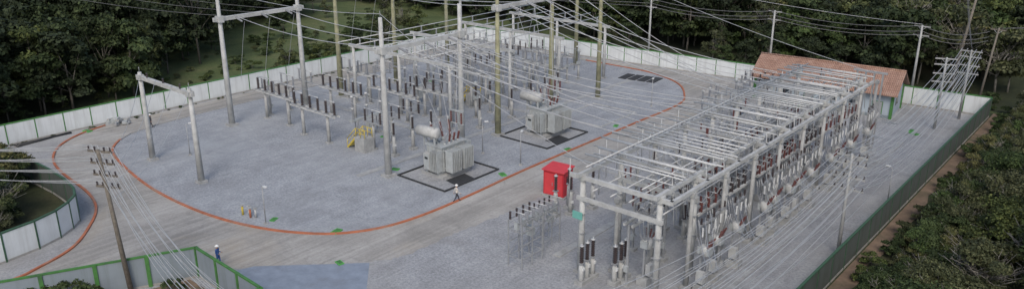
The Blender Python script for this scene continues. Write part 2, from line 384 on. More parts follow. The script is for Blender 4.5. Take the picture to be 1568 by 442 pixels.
def upole(h,arms,mat='wood',armL=2.2,r=.17):
    mb=MB(); mb.lathe((0,0,-.1),(0,0,1),[(0,r),(h,r*.62)],mat,9)
    for z in arms:
        mb.box((0,.14,z),(armL,.12,.14),mat)
        for x in(-armL*.45,-armL*.2,armL*.2,armL*.45): mb.ins((x,.14,z+.07),.28,.09,'insd',(0,0,1),2,6)
        mb.beam((-.5,.14,z-.03),(0,.05,z-.5),.05,.05,'steel'); mb.beam((.5,.14,z-.03),(0,.05,z-.5),.05,.05,'steel')
    return mb
place('utility_pole',upole(11.5,[11.2,10.3,9.4,8.5],'wood',2.2,.2),(-55.9,21.6,0),.35,1,None,(math.radians(1),math.radians(-3),.35))
up=upole(9,[8.7,8.0,6.9,5.9],'conc',2.4).mesh('utility_pole')
place('utility_pole',up,(-17.6,62.0,0)); place('utility_pole',up,(-19.2,110.5,0)); place('utility_pole',up,(-20.5,104,0),.4)
up2=upole(10.5,[10.2,9.0],'conc',2.0,.2).mesh('utility_pole')
for x,y in((-66,112.3),(-46.2,114.2),(-26.4,115.6)): place('utility_pole',up2,(x,y,0),0)
place('leaning_wooden_pole',upole(17,[16.2],'wood',1.8,.22),(-22.5,118.5,0),0,1,None,(math.radians(2),math.radians(5),.3))
place('leaning_wooden_pole',upole(11,[10.6],'wood',1.8),(-18.5,117,0),0,1,None,(0,math.radians(4),.3))

def lamp(h=3.6):
    mb=MB(); mb.cyl((0,0,0),(0,0,h),.06,'steel',.04); mb.box((0,0,.1),(.3,.3,.2),'conc')
    mb.cyl((0,0,h),(.35,0,h+.12),.03,'steel'); mb.box((.45,0,h+.12),(.42,.22,.12),'wpaint'); mb.box((.45,0,h+.05),(.34,.14,.04),'glass'); return mb.mesh('lamp_post')
lm=lamp()
for x,y,r in((-58.8,35.1,0),(-51,61.4,2),(-56.6,61.5,1),(-17.8,76,3),(-52,90,2),(-81,40,1),(-30,98,2),(-72,100,1)): place('lamp_post',lm,(x,y,0),r)

# ---------------------------------------------------------------- equipment
def disconnector(h=3.0,L=2.6,im='insd',ih=1.35):
    mb=MB(); mb.lathe((0,0,-.05),(0,0,1),[(0,.2),(h,.15)],'conc',8); mb.box((0,0,.05),(.6,.6,.25),'conc')
    mb.box((0,0,h+.1),(L+.5,.22,.16),'steel'); mb.box((0,0,h-.05),(.5,.34,.14),'steel')
    for x in(-L/2,0,L/2):
        if x==0: mb.ins((x,0,h+.18),ih*.9,.13,im,(0,0,1),6)
        else: mb.ins((x,0,h+.18),ih,.16,im,(0,0,1),7)
        mb.cyl((x,0,h+.18+ih),(x,0,h+.32+ih),.09,'alu')
    z=h+.3+ih; mb.cyl((-L/2-.3,0,z),(L/2+.3,0,z),.045,'alu'); mb.beam((.1,.0,h+.2),(.1,.25,.9),.04,.04,'steel'); mb.box((0,.3,1.2),(.3,.22,.4),'tgrey')
    return mb.mesh('disconnect_switch')
def ctrans(h=2.5,im='insd'):
    mb=MB(); mb.lathe((0,0,-.05),(0,0,1),[(0,.19),(h,.15)],'conc',8); mb.box((0,0,.05),(.6,.6,.25),'conc')
    mb.box((0,0,h+.2),(.5,.5,.4),'tgrey'); mb.ins((0,0,h+.4),1.3,.19,im,(0,0,1),8); mb.lathe((0,0,h+1.7),(0,0,1),[(0,.12),(.08,.24),(.5,.24),(.6,.1)],'tgrey',10)
    mb.cyl((-.45,0,h+1.95),(.45,0,h+1.95),.04,'alu'); return mb.mesh('current_transformer')
def arrester(h=2.4,im='insd'):
    mb=MB(); mb.lathe((0,0,-.05),(0,0,1),[(0,.24),(h*.9,.2),(h,.13)],'concL',10); mb.box((0,0,.1),(.75,.75,.4),'conc')
    mb.box((0,0,h+.04),(.42,.42,.08),'steel')
    mb.ins((0,0,h+.08),1.4,.17,im,(0,0,1),9); mb.lathe((0,0,h+1.48),(0,0,1),[(0,.2),(.05,.2),(.06,.05),(.2,.04)],'alu',8)
    mb.box((.22,0,1.3),(.1,.2,.25),'wpaint'); return mb.mesh('surge_arrester')
def breaker(im='insg'):
    mb=MB()
    for y in(-1.6,1.6):
        mb.beam((-.25,y,0),(-.25,y,2.2),.1,.1,'steel'); mb.beam((.25,y,0),(.25,y,2.2),.1,.1,'steel'); mb.beam((-.25,y,.2),(.25,y,2.0),.05,.05,'steel'); mb.box((0,y,.08),(.9,.6,.3),'conc')
    mb.box((0,0,2.3),(.4,5.0,.25),'tgrey'); mb.box((.5,0,1.4),(.55,.9,1.3),'tgrey')
    for y in(-2.1,0,2.1):
        mb.ins((0,y,2.42),1.2,.17,im,(0,0,1),8); mb.lathe((0,y,3.62),(0,0,1),[(0,.2),(.25,.2)],'alu',8)
        mb.ins((0,y,3.85),1.2,.19,im,(0,0,1),8); mb.lathe((0,y,5.05),(0,0,1),[(0,.2),(.2,.2),(.25,.05)],'alu',8)
        mb.cyl((0,y,5.1),(.7,y,5.1),.04,'alu'); mb.cyl((0,y,3.75),(-.7,y,3.75),.04,'alu')
    return mb.mesh('circuit_breaker')
def postins(h=4.2,im='insd'):
    mb=MB(); mb.lathe((0,0,-.05),(0,0,1),[(0,.2),(h,.15)],'conc',8); mb.box((0,0,.05),(.6,.6,.25),'conc'); mb.box((0,0,h+.05),(.4,.4,.1),'steel')
    mb.ins((0,0,h+.1),1.3,.15,im,(0,0,1),7); mb.cyl((0,0,h+1.4),(0,0,h+1.52),.1,'alu'); return mb.mesh('post_insulator')
DS=disconnector(); DS2=disconnector(3.6,2.2); CT=ctrans(); SA=arrester(); CB=breaker(); PI=postins(); CTg=ctrans(2.4,'insg'); DSg=disconnector(3.2,2.6,'insg'); PIg=postins(3.6,'insg')
wires=MB()
bays=[(57.5,[(-87.5,DSg),(-71.5,CB),(-67,DS),(-63.5,SA)]),
      (71,[(-84,DSg),(-80.5,CTg),(-77.3,CB),(-74,DS),(-70,DSg),(-66.5,CT),(-63,SA)]),
      (81.5,[(-86,DSg),(-82,CTg),(-78.5,CB),(-75,DS2),(-71,DSg),(-67,CTg),(-63.5,SA)]),
      (92.5,[(-88,DSg),(-84,CTg),(-80,CB),(-76,DS2),(-72,DSg),(-68,CTg)])]
for y0,seq in bays:
    for x,me in seq:
        nmx=me.name.split('.')[0]
        if me is CB: place(nmx,me,(x,y0,0)); continue
        for k in(-1,0,1):
            place(nmx,me,(x+R.uniform(-.1,.1),y0+k*2.9,0),R.choice((0,math.pi)))
    for k in(-1,0,1):
        for (xa,_),(xb,_) in zip(seq[:-1],seq[1:]):
            wires.wire((xa,y0+k*2.6,4.75),(xb,y0+k*2.6,4.75+R.uniform(-.3,.3)),.15,.03,'wire',5)
def rowgroup(n=6,L=8.6,h=3.4,im='insd'):
    mb=MB()
    for x in(-L*.28,L*.28):
        mb.lathe((x,0,-.05),(0,0,1),[(0,.23),(h,.18)],'conc',8); mb.box((x,0,.05),(.65,.65,.25),'conc')
    mb.box((0,-.32,h+.1),(L,.16,.18),'concL'); mb.box((0,.32,h+.1),(L,.16,.18),'concL')
    for k in range(n):
        x=-L/2+.5+(L-1)*k/(n-1)
        mb.box((x,0,h+.23),(.3,.9,.08),'steel'); mb.ins((x,0,h+.27),1.4,.2,im,(0,0,1),8); mb.cyl((x,0,h+1.67),(x,0,h+1.85),.09,'alu')
        if k%2==0: 
            x2=-L/2+.5+(L-1)*(k+1)/(n-1); mb.cyl((x,0,h+1.8),(x2,0,h+1.8),.045,'alu')
    return mb.mesh('disconnect_switch_row')
RG=rowgroup(); RGg=rowgroup(5,8,3.8,'insg')
for x,y,mm in((-84.2,53.6,RG),(-75.0,52.6,RG),(-79.3,60.0,RG),(-74,64,RG),(-69.5,67.3,RG),(-80,86.8,RGg),(-72,76.6,RGg),(-84,66.5,RGg),(-68,86.5,RGg)): place('disconnect_switch_row',mm,(x,y,0))
def busgantry():
    mb=MB()
    for x in(-9,0,9):
        mb.lathe((x,0,-.05),(0,0,1),[(0,.26),(8,.2)],'concL',8); mb.box((x,0,.05),(.7,.7,.3),'conc')
    mb.box((0,0,7.9),(19.5,.34,.38),'concL')
    for k in range(6): mb.ins((-7.5+k*3,0,8.07),.9,.13,'insg',(0,0,1),5); mb.cyl((-7.5+k*3,0,8.97),(-7.5+k*3,0,9.1),.09,'alu')
    return mb.mesh('busbar_gantry')
BG=busgantry()
for y in(65.5,76.6,87.2,98.5): place('busbar_gantry',BG,(-74.5,y,0))
mb=MB()
for k in range(6): mb.cyl((-82+k*3,62,9.1),(-82+k*3,101,9.1),.06,'alu')
place('tubular_busbars',mb)

def stairs():
    mb=MB(); mb.box((.7,0,.75),(1.5,1.3,1.5),'conc')
    for k in range(5): mb.box((-.2-.28*k,0,1.5-.28*(k+1)+.1),(.3,.9,.06),'yellow')
    for y in(-.48,.48):
        mb.beam((0,y,1.45),(-1.5,y,.0),.06,.18,'yellow')
        mb.cyl((0,y,2.4),(-1.5,y,.95),.04,'yellow'); mb.cyl((0,y,2.4),(1.4,y,2.4),.04,'yellow'); mb.cyl((0,y,1.95),(1.4,y,1.95),.03,'yellow')
        for x,z in((0,1.5),(.7,1.5),(1.4,1.5)): mb.cyl((x,y,z),(x,y,2.4),.04,'yellow')
        mb.cyl((-1.45,y,0),(-1.45,y,.98),.03,'yellow'); mb.cyl((0,y,1.95),(-1.5,y,.5),.03,'yellow')
    return mb.mesh('yellow_access_stairs')
ST=stairs(); place('yellow_access_stairs',ST,(-68.2,53.6,0),0,1.1); place('yellow_access_stairs',ST,(-71.3,75,0),0,1.1)

# ---------------------------------------------------------------- transformer
def transformer():
    mb=MB(); g='tgrey'
    mb.box((0,0,.14),(3.0,4.0,.28),'conc')
    for x in(-.8,.8): mb.box((x,0,.38),(.25,3.9,.2),g)
    mb.box((0,0,1.62),(2.1,3.3,2.25),g); mb.box((0,0,2.80),(2.3,3.5,.12),g)
    for k in range(6):
        y=-1.4+.56*k
        for x in(-1.09,1.09): mb.box((x,y,1.6),(.1,.09,2.1),g)
    for k in range(4): mb.box((-.8+.53*k,-1.69,1.6),(.09,.1,2.1),g)
    for y0 in(-1.45,.25):
        for k in range(6): mb.box((1.85,y0+k*.24,1.62),(.95,.09,1.95),g)
        for z in(.85,2.45): mb.cyl((1.1,y0+.1,z),(1.45,y0+.1,z),.07,g); mb.cyl((1.45,y0-.05,z+.02),(1.45,y0+1.25,z+.02),.075,g)
    for y0 in(-.2,):
        for k in range(6): mb.box((-1.75,y0+k*.24,1.62),(.8,.08,1.8),g)
        for z in(.9,2.4): mb.cyl((-1.1,y0+.6,z),(-1.4,y0+.6,z),.07,g)
    for k in range(8): mb.box((-.8+k*.24,2.2,1.6),(.08,.8,1.9),g)
    for z in(.85,2.4): mb.cyl((0,1.6,z),(0,1.95,z),.07,g)
    for k in range(5): mb.box((.2+k*.22,-2.05,1.55),(.08,.7,1.85),g)
    mb.cyl((.7,-1.6,2.4),(.7,-1.9,2.4),.07,g)
    mb.lathe((-2.1,-1.75,3.95),(1,.12,0),[(0,.05),(.04,.36),(.12,.5),(2.5,.5),(2.58,.36),(2.62,.05)],'concL',18)
    for x in(-1.3,.1): mb.beam((x,-1.65,2.7),(x,-1.7,3.5),.1,.14,g); mb.beam((x,-1.1,2.8),(x,-1.6,3.55),.08,.08,g)
    mb.cyl((-.2,-1.6,3.6),(-.2,-.6,2.9),.06,g)
    mb.lathe((-1.5,-1.3,.9),(0,0,1),[(0,.1),(.35,.1)],'wpaint',8); mb.cyl((-1.5,-1.5,1.2),(-1.5,-1.6,3.6),.03,g)
    mb.box((-.5,-2.0,1.35),(.8,.45,1.5),'concL'); mb.box((-.5,-2.24,1.35),(.7,.03,1.35),g); mb.box((-.5,-2.27,1.7),(.4,.03,.2),'dark'); mb.box((-1.4,-1.2,1.1),(.5,.7,1.0),'concL')
    for k,y in enumerate((-.9,.1,1.1)):
        d=Vector((-.28,(k-1)*.12,1)); mb.lathe((-.45,y,2.82),d,[(0,.22),(.35,.22),(.36,.14)],g,10)
        p=Vector((-.45,y,2.82))+d.normalized()*.36; mb.ins(p,1.35,.17,'insr',d,9); q=p+d.normalized()*1.35; mb.cyl(q,q+d.normalized()*.3,.06,'alu')
    for k,y in enumerate((-.8,-.2,.4,1.0)):
        d=Vector((.25,0,1)); mb.lathe((.6,y,2.82),d,[(0,.16),(.2,.16)],g,10); p=Vector((.6,y,2.82))+d.normalized()*.2
        mb.ins(p,.75,.13,'insr' if k else 'insg',d,5); q=p+d.normalized()*.75; mb.cyl(q,q+d.normalized()*.2,.04,'alu')
    mb.beam((.2,-1.7,2.86),(.2,-1.7,4.9),.1,.1,g); mb.beam((.2,1.6,2.86),(.2,1.6,5.4),.1,.1,g); mb.beam((-.9,1.6,2.86),(-.9,1.6,5.4),.1,.1,g)
    mb.beam((-1.1,1.6,5.35),(.9,1.6,5.35),.12,.12,g)
    for x in(-.8,-.1,.6): mb.ins((x,1.6,4.2),1.0,.12,'insr',(0,0,1),6)
    mb.beam((-1.1,1.6,4.15),(.9,1.6,4.15),.1,.1,g)
    mb.beam((-1.12,-.7,.4),(-1.18,-.7,2.9),.04,.04,'alu'); mb.beam((-1.12,-1.05,.4),(-1.18,-1.05,2.9),.04,.04,'alu')
    for k in range(8): mb.beam((-1.16,-.7,.6+k*.3),(-1.16,-1.05,.6+k*.3),.03,.03,'alu')
    return mb.mesh('power_transformer')
TR=transformer()
place('power_transformer',TR,(-55.9,55.1,0),0,(1.06,1.06,1.16)); place('power_transformer',TR,(-56.0,72.2,0),0,(1.1,1.1,1.18))
for x0,x1,y0,y1 in((-58.7,-51.9,50.8,58.8),(-59.2,-52.0,67.3,75.2)):
    sweep('transformer_pit_kerb',[(x0,y0),(x1,y0),(x1,y1),(x0,y1)],.2,.16,'dark',0,True)
    sheet('oil_pit_gravel',[(x0+.12,y0+.12),(x1-.12,y0+.12),(x1-.12,y1-.12),(x0+.12,y1-.12)],.019,'gravel2')
    sheet('dark_pit_grate',[(x1-2.1,y0+2.2),(x1-.3,y0+1.9),(x1-.3,y0+4.6),(x1-2.0,y0+4.9)],.026,'dark')
mb=MB()
for k in range(4): mb.box((-63.3+k*1.5,101.6+k*.25,.05),(1.25,3.3,.08),'dark',.1)
place('drying_bed_mats',mb)
sweep('inner_pit_kerb',[(-58.6,78),(-52,78),(-52,86),(-58.6,86)],.15,.12,'concL',0,True)

# ---------------------------------------------------------------- right yard bus structure
BX0,BX1=-32.2,-25.5; YS=[46.2+5.3*k for k in range(9)]
mb=MB()
for y in YS:
    for x in(BX0,BX1):
        mb.lathe((x,y,-.05),(0,0,1),[(0,.28),(8.2,.22)],'concL',8); mb.box((x,y,.05),(.8,.8,.3),'conc')
        mb.box((x,y,8.0),(.55,.55,.5),'concL'); mb.box((x,y,6.3),(.5,.5,.38),'concL')
        for z in(1.8,3.4,5.0): mb.box((x,y,z),(.6,.6,.06),'steel')
    mb.box(((BX0+BX1)/2,y-.13,8.0),(BX1-BX0+2.2,.26,.32),'concL'); 
    mb.box(((BX0+BX1)/2,y-.15,6.3),(BX1-BX0+.8,.24,.3),'concL')
    for x,h,dy in((-24.5,8.0,2.9),(-30.1,6.4,1.7)):
        mb.lathe((x,y+dy,-.05),(0,0,1),[(0,.21),(h,.15)],'conc',8); mb.box((x,y+dy,.1),(.75,.75,.4),'conc'); mb.box((x,y+dy,h-.3),(.42,.42,.35),'concL')
ym=(YS[0]+YS[-1])/2; yl=YS[-1]-YS[0]+1.5
mb.box((BX0,ym,8.28),(.26,yl,.3),'concL')
mb.box((BX1,ym,8.28),(.28,yl,.3),'concL')
mb.box((BX1+1.0,ym+.5,8.02),(.26,yl,.28),'concL')
place('busbar_support_frame',mb)
mb=MB()
yy=YS[0]+1.2
while yy<YS[-1]+1:
    z=R.choice((8.75,8.75,9.0)); xa=R.uniform(-35.4,-33) if yy<74 else R.uniform(-33.4,-32.6); xb=R.uniform(-25.3,-24.2)
    mb.cyl((xa,yy,z),(xb,yy,z),R.choice((.05,.07)),'alu',None,6)
    for x in(BX0,-28.9,BX1): mb.ins((x,yy,8.4),z-8.45,.1,'insg',(0,0,1),3,6)
    if R.random()<.6: mb.cyl((xa+.6,yy,z),(xa+.6,yy,5.4),.04,'alu',None,5)
    if R.random()<.7: mb.cyl((xb-.9,yy,z),(xb-.5,yy,5.2),.035,'alu',None,5)
    if R.random()<.6: mb.beam((R.uniform(-31,-27),yy,z),(R.uniform(-31,-27),yy+.9,6.6),.05,.05,'alu')
    if R.random()<.5: mb.ins((R.uniform(-31,-26.5),yy,z-.05),.8,.1,R.choice(('insr','insd','insg')),(0,0,-1),5,6)
    yy+=R.choice((.6,.8,1.1,1.5))
for x,z in((-30.9,7.35),(-29.3,7.35),(-27.7,7.35),(-26.7,8.6),(-31.6,9.1),(-24.9,7.2)):
    mb.cyl((x,YS[0]-.6,z),(x,YS[-1]+.8,z),.055,'alu',None,6)
place('tubular_busbars',mb)
def feeder_switch(im):
    mb=MB()
    mb.box((0,0,5.0),(.16,4.6,.2),'concL'); mb.box((.7,0,5.0),(.16,4.6,.2),'concL')
    for k in range(4):
        y=-1.8+1.2*k
        for x in(0,.7): mb.ins((x,y,5.1),.75,.12,im,(0,0,1),5,7)
        mb.ins((0,y,4.9),.5,.1,im,(0,0,-1),4,7)
        mb.cyl((0,y,5.9),(.7,y,5.9),.04,'alu',None,6); mb.beam((.7,y,5.9),(1.1,y,6.6),.04,.04,'alu')
    for y in(-2.1,2.1):
        mb.beam((.35,y,0),(.35,y,5.0),.16,.16,'steel'); mb.box((.35,y,.12),(.6,.6,.3),'conc')
    mb.beam((.35,-2.1,4.9),(.35,-.9,3.6),.06,.06,'steel'); mb.box((.35,-2.25,1.4),(.35,.2,.5),'tgrey')
    return mb.mesh('feeder_switch')
def recloser():
    mb=MB(); mb.box((0,0,.3),(1.1,.9,.7),'conc'); 
    for x in(-.3,.3): mb.beam((x,0,.6),(x,0,3.0),.14,.14,'steel')
    mb.beam((-.3,0,.6),(.3,0,2.8),.05,.05,'steel'); mb.box((0,-.35,1.3),(.6,.4,.9),'concL')
    mb.lathe((0,0,2.95),(0,0,1),[(0,.2),(.1,.42),(.75,.42),(.85,.3)],'concL',12)
    mb.box((0,0,3.4),(1.0,.6,.6),'tgrey')
    for k in range(3):
        for sx in(-1,1):
            d=Vector((sx*.35,(k-1)*.25,1)); mb.ins((sx*.3,(k-1)*.22,3.7),.75,.09,'insr' if sx>0 else 'insg',d,5,7)
            q=Vector((sx*.3,(k-1)*.22,3.7))+d.normalized()*.75; mb.cyl(q,(sx*.75,(k-1)*.4,5.6),.025,'alu',None,5)
    mb.beam((0,0,3.8),(0,0,6.0),.12,.12,'steel'); mb.box((0,0,5.7),(.14,2.2,.16),'steel')
    for y in(-.9,0,.9): mb.ins((0,y,5.77),.5,.1,'insd',(0,0,1),4,7); mb.box((.18,y,5.2),(.1,.1,.7),'wpaint')
    return mb.mesh('recloser')
FR=feeder_switch('insr'); FD=feeder_switch('insd'); FG=feeder_switch('insg'); RC=recloser()
SA2=arrester(1.7); SA3=arrester(1.7,'insg')
for k in range(8):
    y=YS[k]+2.65
    place('feeder_switch',(FG,FD,FR,FG)[k%4],(-28.6+R.uniform(-.2,.2),y,0))
    if k!=0: place('feeder_switch',(FR,FR,FD)[k%3],(-25.9,y-.2,0))
    if k>0: place('feeder_switch',(FG,FR)[k%2],(-31.4,y,0),0,(1,1,.86))
    for j in(-1,0,1): place('surge_arrester',SA2 if k%3!=1 else SA3,(-29.0+R.uniform(-.05,.05),y+j*.75-1.9,0))
    place('recloser',RC,(-23.4,y+R.uniform(.2,.9),0),R.uniform(-.08,.08)); 
    if k in(0,2,3,5): place('recloser',RC,(-23.6,y+3,0),R.uniform(-.05,.05))
    if k%2==0: place('recloser',RC,(-27.3,y-1,0),1.57)
for j in range(3): place('surge_arrester',SA2,(-31.0,44.6+j*.75,0))
mb=MB(); mb.box((-32.35,46.0,5.0),(.9,.06,.6),'teal'); place('teal_sign_board',mb,(.1,-.34,0))
mb=MB()
for k in range(4): mb.beam((-26.4+k*.9,90.4,0),(-26.4+k*.9,90.4,9.0),.16,.16,'steel'); mb.box((-26.4+k*.9,90.4,9.0),(.9,.2,.2),'steel')
place('steel_support_columns',mb)
def rack():
    mb=MB(); h=4.0
    for x in(-.7,.7):
        for y in(-1.3,0,1.3): mb.beam((x,y,0),(x,y,h),.08,.08,'steel')
        for z in(.9,2.1,3.2,h): mb.beam((x,-1.3,z),(x,1.3,z),.07,.07,'steel')
    for y in(-1.3,0,1.3):
        for z in(.9,3.2,h): mb.beam((-.7,y,z),(.7,y,z),.07,.07,'steel')
        mb.beam((-.7,y,.9),(.7,y,3.2),.04,.04,'steel')
    for y in(-1.2,-.4,.4,1.2):
        mb.ins((-.6,y,h),.7,.12,'insd',(0,0,1),5,7); mb.ins((.5,y,h),.7,.12,'insg',(0,0,1),5,7); mb.cyl((-.6,y,h+.75),(.9,y,h+.85),.035,'alu'); mb.box((.1,y,h-.35),(.35,.3,.6),'tgrey')
    mb.box((0,.6,2.6),(.6,.5,.7),'tgrey')
    return mb.mesh('fuse_switch_rack')
RK=rack(); place('fuse_switch_rack',RK,(-36.5,44.6,0)); place('fuse_switch_rack',RK,(-37.2,48.2,0),0,.85)
for x,y in((-40.2,53.4),(-39.3,54.5),(-40.3,55.6),(-38.6,57)): place('surge_arrester',SA,(x,y,0))
PIr=postins(3.0,'insr')
for x,y in((-37,60),(-37.5,63),(-37,67),(-38.2,72),(-37,77),(-38,82)): place('post_insulator',PIr if y==60 else PIg,(x,y,0),0,.8)
place('circuit_breaker',CB,(-43,88.5,0),0,.85);place('circuit_breaker',CB,(-41,94,0),0,.85);place('circuit_breaker',CB,(-43.0,99,0),.1,.85)
for x,y in((-43.5,92),(-40,90.5),(-38,97),(-43.4,102),(-41,103),(-39,86)): place('disconnect_switch',DSg if y<95 else DS,(x,y,0),R.uniform(-.1,.1),.85)
for x,y in((-43,96),(-37,92),(-36,88),(-40,100)): place('current_transformer',CTg,(x,y,0),0,.9)

def trench(x0,y0,x1,y1,w=.7):
    sweep('cable_trench_cover',[(x0,y0),(x1,y1)],w,.07,'conc')
trench(-61.8,48,-61.8,100); trench(-90,62.6,-62.3,62.6); trench(-90,77,-62.3,77,.5)
trench(-35.2,47,-35.2,93); trench(-22.0,48,-22.0,96,.5); trench(-43.5,66,-35.7,66,.5)
mb=MB(); mb.box((0,0,.07),(1.1,.7,.13),'bgreen'); mb.box((0,0,.15),(.8,.45,.04),'green'); DB=mb.mesh('green_drain_box')
for x,y in((-52.7,38.2),(-47.8,34.7),(-50.6,58),(-50.8,79.6),(-50.2,68.8),(-98.5,36.3),(-59.1,36.1),(-60.3,51.8),(-84,80),(-22.4,101.2),(-21.8,100.2),(-69.5,58.2),(-37,102.8)): place('green_drain_box',DB,(x,y,0),R.uniform(0,3),R.uniform(.65,1.0))
mb=MB()
for x,y,k in((0,0,'yellow'),(.6,.3,'concL'),(1.1,.1,'orange'),(1.5,.4,'concL')): mb.cyl((x,y,0),(x,y,.9),.1,k); mb.box((x,y,.95),(.25,.25,.12),'conc')
place('valve_bollards',mb,(-62.2,34.9,0))
mb=MB()
for k in range(14): mb.box((R.uniform(-1.2,1.2),R.uniform(-.9,.9),.15+R.uniform(0,.35)),(R.uniform(.3,.9),R.uniform(.3,.6),R.uniform(.15,.4)),R.choice(('conc','tgrey','steel')),R.uniform(0,3))
place('rubble_pile',mb,(-98.9,40.3,0))
mb=MB()
for k in range(4): mb.cyl((-.2+k*.25,-3,.12),(R.uniform(-.3,1),3.2,.12),.1,'dark')
place('stacked_pipes',mb,(-99.1,31.5,0))

# ---------------------------------------------------------------- overhead wires
W_=wires
for yb,xa,xb,z in((50.1,-87.3,-59.4,13.2),(67.5,-87.4,-59.6,15.2)):
    for k in range(3):
        y=yb+11*(.18+.32*k); W_.wire((xa+.3,y-.8,z),(xb-.3,y,z),.9,.045,'wire',14)
        W_.wire((xa-.3,y-.8,z),(xa-70,y-18+k*2,z+5),2,.03,'dwire',14)
        W_.wire((xa+1.6,y-.8,z-.4),(xa-2,y,5),-.3,.025,'wire',6); W_.wire((xb-1.6,y,z-.4),(xb-4,y,4.8),-.3,.025,'wire',6)
for k in range(3):
    y=50.1+11*(.18+.32*k)
    W_.wire((-59,y,13.2),(-33.4,54.5+k*1.9,8.9),.8,.055,'wire',16); W_.wire((-59,y+.35,13.2),(-33.4,60.5+k*1.9,8.9),.8,.045,'wire',16)
    W_.wire((-59,y+.2,13.2),(-33.4,66+k*1.3,8.9),.9,.035,'wire',16)
    W_.wire((-55.5,54.2+k,4.7),(-57.8,y,13),-.3,.03,'wire',6)
    y=67.5+10*(.18+.32*k)
    W_.wire((-59.2,y,15.2),(-33.4,72+k*2,8.9),1.0,.045,'wire',16); W_.wire((-59.2,y,15.2),(-59.8,y+12,15.2),.3,.03,'wire',8)
    W_.wire((-59.2,y+.3,15.2),(-33.0,80+k*2,8.9),1.0,.04,'wire',16)
    W_.wire((-56,71.5+k,4.7),(-58.3,y,15),-.3,.03,'wire',6)
    W_.wire((-59.8,80+k*3,15.2),(-87,79+k*3,15),1.0,.03,'wire',14)
    W_.wire((-59.8,80+k*3,15.2),(-43,89+k*1.6,5.2),.8,.035,'wire',12)
for a,b_ in (((-87.3,49,16.8),(-59.4,50.1,16.8)),((-87.3,60,16.8),(-59.4,61.1,16.8)),((-59.4,61.1,16.8),(-59.6,67.5,17.8)),((-87.3,49,16.8),(-170,30,24)),((-87.4,76,17.8),(-59.8,77.7,17.8)),((-59.8,88.7,17.8),(-24,89,9.2)),((-59.8,88.7,17.8),(-26.4,115.6,10.5)),((-87.4,87,17.8),(-59.8,88.7,17.8)),((-59.4,50.1,16.8),(-32,47,8.6)),((-59.6,77.7,17.8),(-25.5,67.4,8.8))): W_.wire(a,b_,.7,.03,'wire',14)
for z in(10.3,9.6,9.1):
    pts=[(-140,104,z),(-66,112.4,z),(-46.2,114.3,z),(-26.4,115.7,z),(-18.7,117,z)]
    for a,b_ in zip(pts[:-1],pts[1:]): W_.wire(a,b_,.8,.045,'dwire',12)
place('overhead_conductors',W_)
L_=MB()
for k in range(4):
    for j in range(4):
        o=(-1,-.45,.45,1)[j]; z=(11.5,10.6,9.7,8.8)[k]
        L_.wire((-56.5+o,21.6+o*.35,z),(-100+o,-4+o*2+k*2,z+1.5),2.0,.022,'wire',14)
        if k<3: L_.wire((-56.5+o,21.6+o*.35,z),(-32+o*.6,17+o+k,9-k*.6),2.2,.022,'wire',14)
    L_.wire((-56.2,21.6,10.5-k),(-82.7+k*3.4,36.6,9.6),1.2,.02,'wire',12)
for k in range(4):
    for j in range(4):
        o=(-1.08,-.48,.48,1.08)[j]; z=(9.0,8.3,7.2,6.2)[k]
        L_.wire((-17.6+o,62.1,z),(-19.2+o,110.6,z),2.4+.25*k,.032,'wire',18)
        L_.wire((-17.6+o,62.1,z),(-18.6+o*1.2,20,z+1),1.6+.2*j,.03,'wire',14)
for k in range(6):
    L_.wire((-20.3+k*.35,104,8.6-.3*k),(-21.5+k*.8,34,7.5-.4*k),3.0+.2*k,.032,'wire',22)
for k in range(8):
    y=YS[k]+2.75
    for j in(-.9,0,.9): L_.wire((-23.4,y+.2+j,6.2),(-18.3+j*.4,y-9,7.6),.5,.022,'wire',8)
for k in range(3): L_.wire((-22.5,118.5,16.5-k*.6),(-19.2,110.6,9),.6,.02,'dwire',10); L_.wire((-18,117,10.8),(4,150+k*3,14),1.5,.02,'dwire',10)
place('distribution_lines',L_)

